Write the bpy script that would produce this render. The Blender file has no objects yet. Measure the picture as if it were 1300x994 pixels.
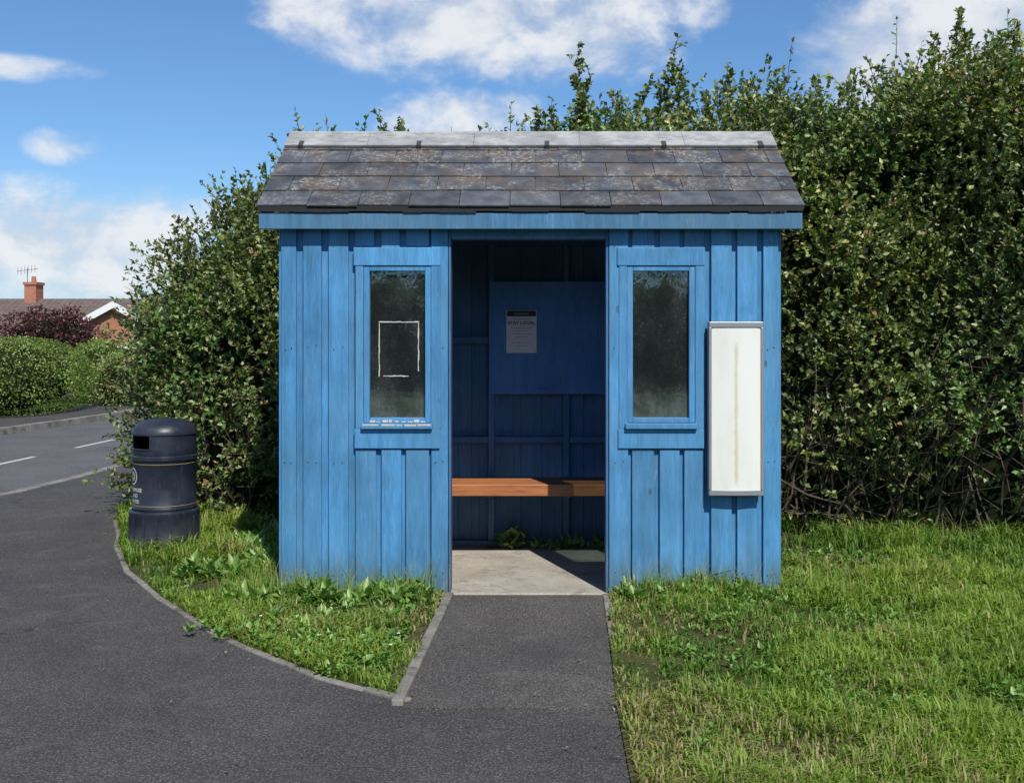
import bpy, math, random
import numpy as np
import mathutils
from mathutils import Vector, noise
random.seed(7); R=np.random.default_rng(11)
sc=bpy.context.scene
COL=sc.collection
# ------------------------------------------------------------ helpers
def empty(name,loc=(0,0,0)):
    e=bpy.data.objects.new(name,None); e.location=loc; e.empty_display_size=.2; COL.objects.link(e); return e
def link(ob,parent=None):
    COL.objects.link(ob)
    if parent: 
        ob.parent=parent
        ob.matrix_parent_inverse=parent.matrix_basis.inverted()
    return ob
class NT:
    def __init__(s,tree): s.t=tree; s.n=tree.nodes; s.l=tree.links
    def node(s,typ,**kw):
        n=s.n.new(typ)
        for k,v in kw.items(): setattr(n,k,v)
        return n
    def put(s,inp,v):
        if isinstance(v,bpy.types.NodeSocket): s.l.new(v,inp)
        else:
            if isinstance(v,(tuple,list)) and len(v)==3 and inp.type=='RGBA': v=(*v,1)
            inp.default_value=v
    def math(s,op,a,b=0.0,c=0.0,clamp=False):
        n=s.node('ShaderNodeMath',operation=op); n.use_clamp=clamp
        s.put(n.inputs[0],a); s.put(n.inputs[1],b); s.put(n.inputs[2],c); return n.outputs[0]
    def mix(s,f,a,b,mode='MIX'):
        n=s.node('ShaderNodeMix',data_type='RGBA',blend_type=mode)
        s.put(n.inputs[0],f); s.put(n.inputs[6],a); s.put(n.inputs[7],b); return n.outputs[2]
    def ramp(s,v,a,b,lo=0.0,hi=1.0):
        n=s.node('ShaderNodeMapRange'); n.interpolation_type='SMOOTHSTEP'
        s.put(n.inputs[0],v); s.put(n.inputs[1],a); s.put(n.inputs[2],b); s.put(n.inputs[3],lo); s.put(n.inputs[4],hi); return n.outputs[0]
    def coord(s): return s.node('ShaderNodeTexCoord').outputs['Object']
    def mapping(s,v,scale):
        n=s.node('ShaderNodeMapping'); s.l.new(v,n.inputs[0]); n.inputs['Scale'].default_value=scale; return n.outputs[0]
    def noise(s,v,scale,detail=4,rough=.55,dist=0.0,col=False):
        n=s.node('ShaderNodeTexNoise'); s.put(n.inputs['Vector'],v); n.inputs['Scale'].default_value=scale
        n.inputs['Detail'].default_value=min(detail,5); n.inputs['Roughness'].default_value=rough; n.inputs['Distortion'].default_value=dist
        return n.outputs['Color' if col else 'Fac']
    def voro(s,v,scale,feature='F1'):
        n=s.node('ShaderNodeTexVoronoi',feature=feature); s.put(n.inputs['Vector'],v); n.inputs['Scale'].default_value=scale; return n
    def attr(s,name='vc'):
        n=s.node('ShaderNodeAttribute'); n.attribute_name=name; return n
    def bump(s,h,strength=.3,dist=.01):
        n=s.node('ShaderNodeBump'); s.put(n.inputs['Height'],h); n.inputs['Strength'].default_value=strength; n.inputs['Distance'].default_value=dist
        return n.outputs[0]
def newmat(name):
    m=bpy.data.materials.new(name); m.use_nodes=True; m.node_tree.nodes.clear()
    t=NT(m.node_tree); out=t.node('ShaderNodeOutputMaterial'); return m,t,out
def principled(t,out,color,rough=.6,normal=None,spec=.5,metal=0.0):
    p=t.node('ShaderNodeBsdfPrincipled'); t.put(p.inputs['Base Color'],color); t.put(p.inputs['Roughness'],rough)
    p.inputs['Specular IOR Level'].default_value=spec; p.inputs['Metallic'].default_value=metal
    if normal is not None: t.l.new(normal,p.inputs['Normal'])
    if out: t.l.new(p.outputs[0],out.inputs[0])
    return p
def simple(name,color,rough=.6,var=.25,scale=12,metal=0.0,bump=.15,spec=.5):
    m,t,o=newmat(name); c=t.coord(); n=t.noise(c,scale,4); n2=t.noise(c,scale*9,2)
    k=t.math('ADD',t.math('MULTIPLY',n,var*1.4),1-var*.7); k=t.math('MULTIPLY',k,t.math('ADD',t.math('MULTIPLY',n2,var*.6),1-var*.3))
    cc=t.node('ShaderNodeVectorMath',operation='SCALE'); cc.inputs[0].default_value=color; t.l.new(k,cc.inputs['Scale'])
    principled(t,o,cc.outputs[0],rough,t.bump(n2,bump,.004),spec,metal); return m
class MB:
    def __init__(s): s.v=[];s.f=[];s.c=[];s.m=[]
    def verts(s,vs,col):
        b=len(s.v); s.v+= [tuple(v) for v in vs]; s.c+=[col]*len(vs); return b
    def box(s,x0,x1,y0,y1,z0,z1,col=None,m=0,xf=None):
        if col is None: col=(random.random(),random.random(),random.random(),1)
        vs=[(x0,y0,z0),(x1,y0,z0),(x1,y1,z0),(x0,y1,z0),(x0,y0,z1),(x1,y0,z1),(x1,y1,z1),(x0,y1,z1)]
        if xf: vs=[xf(*v) for v in vs]
        b=s.verts(vs,col)
        for f in [(0,3,2,1),(4,5,6,7),(0,1,5,4),(1,2,6,5),(2,3,7,6),(3,0,4,7)]: s.f.append(tuple(b+i for i in f)); s.m.append(m)
    def prism(s,pts,z0,z1,col=(.5,.5,.5,1),m=0):
        n=len(pts); b=s.verts([(p[0],p[1],z0) for p in pts]+[(p[0],p[1],z1) for p in pts],col)
        s.f.append(tuple(b+n+i for i in range(n))); s.m.append(m)
        for i in range(n):
            j=(i+1)%n; s.f.append((b+i,b+j,b+n+j,b+n+i)); s.m.append(m)
    def face(s,vs,col=(.5,.5,.5,1),m=0):
        b=s.verts(vs,col); s.f.append(tuple(range(b,b+len(vs)))); s.m.append(m)
    def tube(s,a,b_,r0,r1,n=5,col=(.5,.5,.5,1),m=0,cap=False):
        a=Vector(a);b_=Vector(b_); d=(b_-a)
        if d.length<1e-6: return
        d.normalize(); u=d.orthogonal().normalized(); w=d.cross(u)
        vs=[a+(u*math.cos(2*math.pi*i/n)+w*math.sin(2*math.pi*i/n))*r0 for i in range(n)]+[b_+(u*math.cos(2*math.pi*i/n)+w*math.sin(2*math.pi*i/n))*r1 for i in range(n)]
        b=s.verts(vs,col)
        for i in range(n):
            j=(i+1)%n; s.f.append((b+i,b+j,b+n+j,b+n+i)); s.m.append(m)
        if cap:
            s.f.append(tuple(b+n-1-i for i in range(n))); s.m.append(m); s.f.append(tuple(b+n+i for i in range(n))); s.m.append(m)
    def obj(s,name,mats,parent=None,bevel=0,smooth=False):
        me=bpy.data.meshes.new(name); me.from_pydata(s.v,[],s.f)
        if not isinstance(mats,list): mats=[mats]
        for m in mats: me.materials.append(m)
        me.polygons.foreach_set('material_index',s.m)
        a=me.color_attributes.new('vc','FLOAT_COLOR','POINT'); a.data.foreach_set('color',np.array(s.c,dtype=np.float32).ravel())
        if smooth: me.polygons.foreach_set('use_smooth',[True]*len(s.f))
        me.update(); ob=bpy.data.objects.new(name,me); link(ob,parent)
        if bevel:
            b=ob.modifiers.new('b','BEVEL'); b.width=bevel; b.segments=2; b.limit_method='ANGLE'; b.harden_normals=False
        return ob
def lathe(mb,prof,cx,cy,n=48,col=(.5,.5,.5,1),m=0,skip=None):
    b=mb.verts([(cx+r*math.cos(2*math.pi*i/n),cy+r*math.sin(2*math.pi*i/n),z) for r,z in prof for i in range(n)],col)
    for k in range(len(prof)-1):
        for i in range(n):
            if skip and skip(k,i): continue
            j=(i+1)%n; mb.f.append((b+k*n+i,b+k*n+j,b+(k+1)*n+j,b+(k+1)*n+i)); mb.m.append(m)
def npmesh(name,V,F,C,mat,parent=None,smooth=False):
    me=bpy.data.meshes.new(name); M,k=F.shape
    me.vertices.add(len(V)); me.vertices.foreach_set('co',V.astype(np.float32).ravel())
    me.loops.add(M*k); me.loops.foreach_set('vertex_index',F.astype(np.int32).ravel())
    me.polygons.add(M); me.polygons.foreach_set('loop_start',np.arange(0,M*k,k,dtype=np.int32))
    if smooth: me.polygons.foreach_set('use_smooth',np.ones(M,dtype=bool))
    me.update(calc_edges=True)
    a=me.color_attributes.new('vc','FLOAT_COLOR','POINT'); a.data.foreach_set('color',np.c_[C,np.ones(len(C))].astype(np.float32).ravel())
    me.materials.append(mat); ob=bpy.data.objects.new(name,me); return link(ob,parent)
def unit(a): return a/np.maximum(np.linalg.norm(a,axis=1,keepdims=True),1e-9)
def leafgeo(P,D,L,W,C,up=None,fold=.18):
    N=len(P); D=unit(D)
    if up is None: up=R.normal(size=(N,3))+np.array([0,-.5,1.0])
    S=unit(np.cross(D,up)); Nn=np.cross(S,D)
    L=L[:,None];W=W[:,None]
    mid=P+D*L*.45
    V=np.stack([P,mid+S*W*.5+Nn*W*fold,P+D*L-Nn*L*.12,mid-S*W*.5+Nn*W*fold],1).reshape(-1,3)
    b=np.arange(N)[:,None]*4
    F=np.concatenate([b+np.array([[0,1,2]]),b+np.array([[0,2,3]])],0)
    return V,F,np.repeat(C,4,0)
def text_mesh(txt,size,bold=False,align='CENTER'):
    cu=bpy.data.curves.new('t','FONT'); cu.body=txt; cu.size=size; cu.align_x=align
    if bold: cu.offset=size*.025
    ob=bpy.data.objects.new('t',cu); COL.objects.link(ob); bpy.context.view_layer.update()
    me=bpy.data.meshes.new_from_object(ob); v=[tuple(x.co) for x in me.vertices]; f=[tuple(p.vertices) for p in me.polygons]
    bpy.data.objects.remove(ob); return v,f

# ------------------------------------------------------------ materials
def paint(name,base,dirt=True,wear=.5,rough=.5,chalk=(.26,.36,.43)):
    m,t,o=newmat(name); c=t.coord(); vc=t.attr()
    sep=t.node('ShaderNodeSeparateColor'); t.l.new(vc.outputs['Color'],sep.inputs[0])
    off=t.node('ShaderNodeVectorMath',operation='MULTIPLY_ADD'); t.l.new(vc.outputs['Color'],off.inputs[0]); off.inputs[1].default_value=(7,7,7); t.l.new(c,off.inputs[2])
    cs=t.mapping(off.outputs[0],(1,1,.10))
    streak=t.noise(cs,22,5,.6); grain=t.noise(cs,110,3,.6,.3); big=t.noise(c,2.2,4,.6)
    k=t.math('ADD',t.math('MULTIPLY',sep.outputs[0],.26),.82)
    k=t.math('MULTIPLY',k,t.ramp(streak,.25,.75,.82,1.16)); k=t.math('MULTIPLY',k,t.ramp(big,.3,.7,.84,1.14)); k=t.math('MULTIPLY',k,t.ramp(grain,.3,.7,.88,1.08))
    sv=t.node('ShaderNodeVectorMath',operation='SCALE'); sv.inputs[0].default_value=base; t.l.new(k,sv.inputs['Scale'])
    col=sv.outputs[0]
    hn=t.noise(off.outputs[0],1.3,3)
    col=t.mix(t.ramp(hn,.35,.75,0,.5),col,(base[0]*1.6,base[1]*1.1,base[2]*.9))
    w=t.ramp(t.noise(cs,34,5,.75),.56,.70,0,wear); w2=t.ramp(t.noise(c,4,3),.42,.62,0,1)
    col=t.mix(t.math('MULTIPLY',w,w2),col,chalk)
    v=t.voro(t.mapping(off.outputs[0],(1,1,.5)),6.0); kn=t.ramp(v.outputs['Distance'],.05,.08,.6,0)
    kn=t.math('MULTIPLY',kn,t.ramp(hn,.48,.53,0,1)); col=t.mix(kn,col,(.05,.06,.07))
    if dirt:
        sx=t.node('ShaderNodeSeparateXYZ'); t.l.new(c,sx.inputs[0])
        hz=t.math('ADD',sx.outputs[2],t.math('MULTIPLY',t.math('SUBTRACT',t.noise(t.mapping(c,(1,1,.25)),14,5),.5),.5))
        d=t.ramp(hz,-.02,.30,.65,0); col=t.mix(d,col,(.08,.11,.11))
        pe=t.ramp(t.noise(cs,40,5,.75),.57,.63,0,.75); pe=t.math('MULTIPLY',pe,t.ramp(hz,.0,.45,1,0)); col=t.mix(pe,col,(.25,.24,.20))
    h=t.math('ADD',grain,t.math('MULTIPLY',streak,.7))
    principled(t,o,col,t.ramp(streak,.3,.7,rough-.05,rough+.15),t.bump(h,.5,.005),.35); return m
M_blue=paint('blue_paint',(.066,.238,.455),wear=.45)
M_blue2=paint('blue_paint_fascia',(.052,.160,.285),dirt=False,wear=.8,chalk=(.24,.28,.29))
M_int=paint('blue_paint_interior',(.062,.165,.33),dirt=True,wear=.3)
M_panel=paint('blue_panel',(.070,.21,.52),dirt=False,wear=.25,rough=.4)
M_white_old=simple('old_white_wood',(.5,.48,.42),.8,.5,20)
def slate():
    m,t,o=newmat('slate'); c=t.coord(); vc=t.attr(); sep=t.node('ShaderNodeSeparateColor'); t.l.new(vc.outputs['Color'],sep.inputs[0])
    tone=t.math('ADD',t.math('MULTIPLY',sep.outputs[0],.55),.72)
    n=t.noise(c,9,5,.65); k=t.math('MULTIPLY',tone,t.ramp(n,.3,.7,.75,1.25))
    sv=t.node('ShaderNodeVectorMath',operation='SCALE'); sv.inputs[0].default_value=(.072,.077,.088); t.l.new(k,sv.inputs['Scale'])
    col=sv.outputs[0]
    br=t.ramp(t.noise(c,6,5,.7),.43,.58,0,.8); br=t.math('MULTIPLY',br,sep.outputs[1]); col=t.mix(br,col,(.125,.095,.066))
    l=t.ramp(t.noise(c,42,5,.8),.50,.58,0,.9); l=t.math('MULTIPLY',l,t.ramp(t.noise(c,4.5,4,.6),.46,.58,0,1)); l=t.math('MULTIPLY',l,sep.outputs[1])
    col=t.mix(l,col,(.32,.29,.25))
    principled(t,o,col,t.ramp(n,.3,.7,.42,.65),t.bump(t.noise(c,45,4,.7),.3,.004),.45); return m
M_slate=slate()
def ridge():
    m,t,o=newmat('ridge_lead'); c=t.coord(); n=t.noise(c,7,5,.65); n2=t.noise(t.mapping(c,(1,5,5)),12,5)
    col=t.mix(t.ramp(n,.35,.7),(.27,.27,.265),(.42,.415,.40)); col=t.mix(t.ramp(n2,.54,.66,0,.65),col,(.16,.135,.105))
    principled(t,o,col,.5,t.bump(n,.3,.006)); return m
M_ridge=ridge()
M_black=simple('black_felt',(.012,.012,.013),.8)
def binmat():
    m,t,o=newmat('dark_plastic'); c=t.coord(); n=t.noise(c,6,5,.6); v=t.noise(t.mapping(c,(1,1,.3)),40,4,.7)
    col=t.mix(t.ramp(n,.3,.75),(.013,.017,.029),(.028,.034,.049)); col=t.mix(t.ramp(v,.58,.72,0,.4),col,(.09,.10,.11))
    sx=t.node('ShaderNodeSeparateXYZ'); t.l.new(c,sx.inputs[0]); d=t.math('MULTIPLY',t.ramp(sx.outputs[2],.0,.22,.7,0),t.ramp(n,.35,.6)); col=t.mix(d,col,(.11,.095,.07))
    principled(t,o,col,t.ramp(n,.3,.7,.30,.5),t.bump(t.noise(c,180,2),.12,.002),.5); return m
M_bin=binmat()
M_gold=simple('gold_print',(.42,.31,.12),.45,.2)
M_offwhite_print=simple('pale_print',(.62,.57,.44),.5,.2)
def asphalt(name,a,b,sp=.5,tint=(.14,.13,.115),cracks=0.0):
    m,t,o=newmat(name); c=t.coord(); n=t.noise(c,1.1,5,.65); f=t.noise(c,110,2,.8); v=t.voro(c,100)
    col=t.mix(t.ramp(n,.3,.7),a,b)
    g=t.ramp(v.outputs['Distance'],.1,.6,1.4,.6)
    k=t.math('MULTIPLY',g,t.ramp(f,.3,.7,.6,1.4)); sv=t.node('ShaderNodeVectorMath',operation='SCALE'); t.l.new(col,sv.inputs[0]); t.l.new(k,sv.inputs['Scale']); col=sv.outputs[0]
    vs=t.voro(c,50); s=t.ramp(vs.outputs['Distance'],.12,.24,sp,0)
    sr=t.node('ShaderNodeSeparateColor'); t.l.new(vs.outputs['Color'],sr.inputs[0]); s=t.math('MULTIPLY',s,t.ramp(sr.outputs[0],.64,.70)); col=t.mix(s,col,(.28,.26,.235))
    st=t.ramp(t.noise(c,3.7,5,.7,.6),.50,.75,0,.40); col=t.mix(st,col,tint)
    dk=t.ramp(t.noise(c,.7,5,.6,.8),.50,.70,0,.40); col=t.mix(dk,col,(.042,.041,.042))
    if cracks:
        dc=t.node('ShaderNodeVectorMath',operation='MULTIPLY_ADD'); t.l.new(t.noise(c,3,4,.6,col=True),dc.inputs[0]); dc.inputs[1].default_value=(.5,.5,.5); t.l.new(c,dc.inputs[2])
        cr=t.voro(dc.outputs[0],.55,'DISTANCE_TO_EDGE'); ck=t.ramp(cr.outputs['Distance'],.0015,.005,cracks,0)
        ck=t.math('MULTIPLY',ck,t.ramp(t.noise(c,.9,2),.5,.58)); col=t.mix(ck,col,(.015,.015,.014))
    principled(t,o,col,.85,t.bump(t.math('SUBTRACT',f,t.math('MULTIPLY',v.outputs['Distance'],.6)),.7,.008),.3); return m
M_pave=asphalt('pavement_asphalt',(.076,.070,.068),(.106,.097,.093),.5,cracks=.8)
M_path=asphalt('path_asphalt',(.094,.086,.078),(.128,.117,.105),.75,(.165,.15,.13))
M_road=asphalt('road_asphalt',(.13,.128,.128),(.165,.16,.16),.5,(.18,.175,.17))
def concrete(name,a,b,moss=.5,stain=(.12,.105,.08)):
    m,t,o=newmat(name); c=t.coord(); n=t.noise(c,3.2,5,.65); f=t.noise(c,70,4,.75)
    col=t.mix(t.ramp(n,.3,.7),a,b); col=t.mix(t.ramp(f,.45,.70,0,.45),col,(a[0]*.5,a[1]*.5,a[2]*.47))
    col=t.mix(t.ramp(t.noise(c,6,5,.75,.5),.50,.68,0,moss),col,stain)
    principled(t,o,col,.85,t.bump(t.math('ADD',f,n),.4,.005),.3); return m
M_conc=concrete('floor_concrete',(.31,.28,.235),(.46,.42,.36),.55)
M_kerb=concrete('kerb_concrete',(.17,.16,.14),(.29,.27,.235),.85,(.07,.066,.045))
M_mark=simple('road_marking',(.5,.5,.47),.7,.5,30)
def soil(name):
    m,t,o=newmat(name); c=t.coord(); n=t.noise(c,2.2,5,.7); f=t.noise(c,60,4,.7)
    col=t.mix(t.ramp(n,.35,.65),(.045,.070,.018),(.11,.10,.045)); col=t.mix(t.ramp(f,.4,.7,0,.6),col,(.05,.042,.022))
    principled(t,o,col,.95,t.bump(f,.8,.02),.1); return m
M_soil=soil('lawn_soil')
def farground():
    m,t,o=newmat('grass_ground'); c=t.coord(); n=t.noise(c,.35,5,.7); f=t.noise(c,35,4,.8)
    col=t.mix(t.ramp(n,.35,.65),(.065,.12,.024),(.11,.16,.04)); col=t.mix(t.ramp(f,.4,.7,0,.6),col,(.035,.06,.014))
    principled(t,o,col,.95,t.bump(f,.8,.03),.1); return m
M_ground=farground()
def leafmat(name,trans=.25,rough=.45,gl=.06):
    m,t,o=newmat(name); a=t.attr(); d=t.node('ShaderNodeBsdfDiffuse'); t.l.new(a.outputs['Color'],d.inputs[0])
    tr=t.node('ShaderNodeBsdfTranslucent'); hs=t.node('ShaderNodeVectorMath',operation='MULTIPLY'); t.l.new(a.outputs['Color'],hs.inputs[0]); hs.inputs[1].default_value=(1.5,1.6,.6); t.l.new(hs.outputs[0],tr.inputs[0])
    mx=t.node('ShaderNodeMixShader'); mx.inputs[0].default_value=trans; t.l.new(d.outputs[0],mx.inputs[1]); t.l.new(tr.outputs[0],mx.inputs[2])
    g=t.node('ShaderNodeBsdfGlossy'); g.inputs['Roughness'].default_value=rough; g.inputs[0].default_value=(.9,.95,.8,1)
    m2=t.node('ShaderNodeMixShader'); m2.inputs[0].default_value=gl; t.l.new(mx.outputs[0],m2.inputs[1]); t.l.new(g.outputs[0],m2.inputs[2]); t.l.new(m2.outputs[0],o.inputs[0]); return m
M_leaf=leafmat('leaf',.30,.48,.055); M_grass=leafmat('grass_blades',.40,.55,.025)
def flat(name,col):
    m,t,o=newmat(name); d=t.node('ShaderNodeBsdfDiffuse'); c=t.coord(); n=t.noise(c,9,3); t.l.new(t.mix(n,col,(col[0]*2,col[1]*2,col[2]*2)),d.inputs[0]); t.l.new(d.outputs[0],o.inputs[0]); return m
M_bark=flat('bark',(.075,.060,.045)); M_core=flat('hedge_core_shade',(.012,.015,.007))  # core colour is near-black: the shade deep inside foliage, put into the colour

# ------------------------------------------------------------ world
EL=math.radians(48); AZ=math.radians(19)
S=Vector((math.sin(AZ)*math.cos(EL),-math.cos(AZ)*math.cos(EL),math.sin(EL)))
w=bpy.data.worlds.new('World'); sc.world=w; w.use_nodes=True; w.node_tree.nodes.clear(); t=NT(w.node_tree)
out=t.node('ShaderNodeOutputWorld'); sky=t.node('ShaderNodeTexSky',sky_type='NISHITA'); sky.sun_disc=False; sky.sun_elevation=EL; sky.sun_rotation=math.pi-AZ
sky.air_density=1.0; sky.dust_density=.3; sky.ozone_density=3.0; sky.altitude=100
tint=t.mix(1.0,sky.outputs[0],(.60,.81,1.0),'MULTIPLY')
bg=t.node('ShaderNodeBackground'); t.l.new(tint,bg.inputs[0]); bg.inputs[1].default_value=.125
g=t.node('ShaderNodeTexCoord').outputs['Generated']; sx=t.node('ShaderNodeSeparateXYZ'); t.l.new(g,sx.inputs[0])
u=t.math('ARCTAN2',sx.outputs[0],sx.outputs[1]); v=t.math('ARCSINE',sx.outputs[2])
cb=t.node('ShaderNodeCombineXYZ'); t.l.new(u,cb.inputs[0]); t.l.new(t.math('MULTIPLY',v,1.5),cb.inputs[1])
nz=t.noise(cb.outputs[0],10,5,.62,.2)
blobs=[(-.045,.285,.14,.055,1.1),(.05,.268,.08,.040,1.1),(-.195,.290,.05,.038,1.05),(-.06,.192,.07,.028,.95),(.31,.235,.09,.048,1.2),(.42,.26,.10,.05,1.2),
 (-.395,.158,.030,.015,.7),(-.43,.216,.06,.010,.55),(-.42,.082,.18,.042,1.1),(-.33,.055,.12,.03,1.0),(.13,.285,.04,.022,.8),
 (.95,.2,.3,.08,1),(2.3,.3,.5,.12,1),(-2.0,.3,.6,.13,1),(-1.0,.6,.4,.15,1)]
acc=None
for (u0,v0,a,b,s_) in blobs:
    du=t.math('MULTIPLY_ADD',u,1/a,-u0/a); dv=t.math('MULTIPLY_ADD',v,1/b,-v0/b)
    e=t.math('MULTIPLY_ADD',du,du,t.math('MULTIPLY',dv,dv))
    q=t.math('MULTIPLY_ADD',e,-.5*s_,s_)
    acc=q if acc is None else t.math('MAXIMUM',acc,q)
acc=t.math('MAXIMUM',acc,0)
cm=t.math('ADD',acc,t.math('MULTIPLY',t.math('SUBTRACT',nz,.5),2.5))
cm=t.math('MULTIPLY',t.ramp(cm,.22,1.15),t.ramp(acc,.0,.4))
ccol=t.mix(t.ramp(nz,.40,.60),(.62,.69,.80),(.87,.89,.92))
bg2=t.node('ShaderNodeBackground'); t.l.new(ccol,bg2.inputs[0]); bg2.inputs[1].default_value=.98
haze=t.ramp(v,0,.17,.55,0); hz=t.node('ShaderNodeBackground'); hz.inputs[0].default_value=(.47,.66,.87,1); hz.inputs[1].default_value=.98
m0=t.node('ShaderNodeMixShader'); t.l.new(haze,m0.inputs[0]); t.l.new(bg.outputs[0],m0.inputs[1]); t.l.new(hz.outputs[0],m0.inputs[2])
m1=t.node('ShaderNodeMixShader'); t.l.new(t.math('MULTIPLY',cm,.92),m1.inputs[0]); t.l.new(m0.outputs[0],m1.inputs[1]); t.l.new(bg2.outputs[0],m1.inputs[2]); t.l.new(m1.outputs[0],out.inputs[0])
ld=bpy.data.lights.new('sun','SUN'); ld.energy=5.0; ld.angle=math.radians(.5); ld.color=(1,.96,.89)
lo=bpy.data.objects.new('sun',ld); lo.rotation_euler=(-S).to_track_quat('-Z','Y').to_euler(); lo.location=(3,-8,9); COL.objects.link(lo)
# ------------------------------------------------------------ camera
cd=bpy.data.cameras.new('camera'); cam=bpy.data.objects.new('camera',cd); COL.objects.link(cam); sc.camera=cam
cam.location=(0,-6.35,1.45); cam.rotation_euler=(math.radians(90),0,0)
cd.sensor_width=36; cd.lens=36*1420/1300; cd.shift_x=-25/1300; cd.shift_y=-67/1300; cd.clip_end=2000; cd.clip_start=.05
sc.view_settings.view_transform='Standard'; sc.view_settings.look='None'; sc.view_settings.exposure=0

# ------------------------------------------------------------ ground
def gh(x,y):
    d=max(0,min(1,(y-26)/14)); return -.114-.95*d*d*(3-2*d)
xs=[-600,-200,-80]+list(np.arange(-44,24,3.0))+[40,120,600]; ys=[-600,-150,-50,-20,0,12]+list(np.arange(22,50,2.0))+[70,150,400,900]
mb=MB(); idx={}
for i,x in enumerate(xs):
    for j,y in enumerate(ys): idx[i,j]=mb.verts([(x,y,gh(x,y))],(.5,.5,.5,1))
for i in range(len(xs)-1):
    for j in range(len(ys)-1): mb.f.append((idx[i,j],idx[i+1,j],idx[i+1,j+1],idx[i,j+1])); mb.m.append(0)
mb.obj('ground',M_ground,smooth=True)
near=[(-40,-1.6),(-14,-.9),(-9,.3),(-6.6,1.9),(-5.4,3.2),(-4.96,4.2),(-4.85,5.4),(-4.78,7),(-4.6,10),(-4.4,16),(-4.6,23),(-5.2,27.2)]
far=[(-40,6.0),(-14,7.4),(-10.6,8.6),(-9.1,10),(-8.6,11.5),(-8.3,13.5),(-8.1,16),(-8.2,19.5),(-8.9,21.8),(-10.5,23),(-14,23.4),(-40,23.6)]
mb=MB(); mb.face([(x,y,-.108) for x,y in near]+[(-9,28.2,-.108),(-14,28.2,-.108),(-40,28,-.108)]+[(x,y,-.108) for x,y in reversed(far)])
mb.obj('road',M_road)
def strip(mb,pts,w,z0,z1,side=1,col=None,seg=.9,jit=.003):
    P=[Vector((p[0],p[1],0)) for p in pts]; out=[P[0]]
    for a,b in zip(P[:-1],P[1:]):
        n=max(1,int(round((b-a).length/seg)))
        for k in range(1,n+1): out.append(a.lerp(b,k/n))
    tan=[(out[min(i+1,len(out)-1)]-out[max(i-1,0)]).normalized() for i in range(len(out))]
    for i in range(len(out)-1):
        a,b=out[i],out[i+1]; na=Vector((-tan[i].y,tan[i].x,0))*side; nb=Vector((-tan[i+1].y,tan[i+1].x,0))*side
        d=(b-a).normalized()*.002; a=a+d; b=b-d
        q=[a,b,b+nb*w,a+na*w]
        if side<0: q=q[::-1]
        dz=random.uniform(-jit,jit)
        mb.prism([(p.x,p.y) for p in q],z0,z1+dz,(random.random(),.5,.5,1))
mb=MB(); strip(mb,near,.125,-.112,.006,side=-1); strip(mb,far,.125,-.112,.006,side=1); mb.obj('kerb',M_kerb,bevel=.008)
mb=MB()
for (y0,y1) in [(7.3,8.4),(9.6,10.9),(12.6,13.9),(15.8,17),(19,20.2),(4.9,6.0)]:
    xc=lambda y:-6.62+.045*(y-7)-(.12*(7-y)**2 if y<7 else 0)
    mb.face([(xc(y0)-.04,y0,-.104),(xc(y0)+.04,y0,-.104),(xc(y1)+.04,y1,-.104),(xc(y1)-.04,y1,-.104)])
mb.obj('road_marking',M_mark)
edge=[(-.50,-1.90),(-.70,-1.75),(-.923,-1.58),(-1.34,-1.14),(-1.60,-.83),(-1.797,-.55),(-2.06,-.17),(-2.28,.19),(-2.52,.57),(-2.69,.95),(-2.90,1.40),(-3.06,1.89),(-3.35,2.6),(-3.6,3.6),(-3.55,6),(-3.5,12),(-3.5,27.2)]
inn=[(x+.115,y) if i>3 else (x+.04,y-.10) for i,(x,y) in enumerate(near)]
def sheet(name,poly,z,mat):
    mbx=MB(); tri=mathutils.geometry.tessellate_polygon([[Vector((x,y,0)) for x,y in poly]]); mbx.verts([(x,y,z) for x,y in poly],(.5,.5,.5,1))
    for a,b1,c in tri:
        p=[poly[a],poly[b1],poly[c]]; ar=(p[1][0]-p[0][0])*(p[2][1]-p[0][1])-(p[1][1]-p[0][1])*(p[2][0]-p[0][0])
        mbx.f.append((a,b1,c) if ar>0 else (c,b1,a)); mbx.m.append(0)
    return mbx.obj(name,mat)
sheet('pavement',[(-40,-9),(.36,-9),(.36,-1.9),(-.46,-1.86)]+edge[1:]+[(x,y) for x,y in reversed(inn)],0,M_pave)
ff=far; mb=MB()
def offp(i,w):
    a=Vector(ff[max(i-1,0)]);b=Vector(ff[min(i+1,len(ff)-1)]);tt=(b-a).normalized(); return (ff[i][0]-tt.y*w,ff[i][1]+tt.x*w)
for i in range(len(ff)-1): mb.prism([offp(i,.12),offp(i+1,.12),offp(i+1,1.7),offp(i,1.7)],-.112,0)
mb.obj('far_pavement',M_pave)
mb=MB(); mb.prism([(-.51,-1.96),(-.3,-1.972),(-.1,-1.962),(.1,-1.975),(.335,-1.98),(.40,-.035),(-.44,-.035)],-.05,.0045); mb.obj('path',M_path)
mb=MB(); strip(mb,[(-.44,-.04),(-.507,-1.93)],.05,-.05,.022,side=-1,seg=.95); strip(mb,[(.40,-.04),(.385,-.5)],.045,-.05,.018,side=1,seg=.5); strip(mb,[(.383,-.62),(.37,-1.05)],.04,-.05,.010,side=1,seg=.9)
strip(mb,edge[:13],.040,-.05,.011,side=-1,seg=.9,jit=.004)
mb.obj('path_edging',M_kerb,bevel=.008)
bedL=[(-.53,-1.86)]+[(x+.03,y+.02) for x,y in edge[1:]]+[(-3.0,27),(-1.45,27),(-1.45,1.7),(-1.42,0),(-.49,-.02),(-.49,-.04)]
bedR=[(.34,-9),(12,-9),(12,27),(-1.45,27),(-1.45,1.62),(1.42,1.62),(1.42,-.0),(.44,-.0),(.375,-1.0),(.335,-1.9),(.32,-3)]
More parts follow.
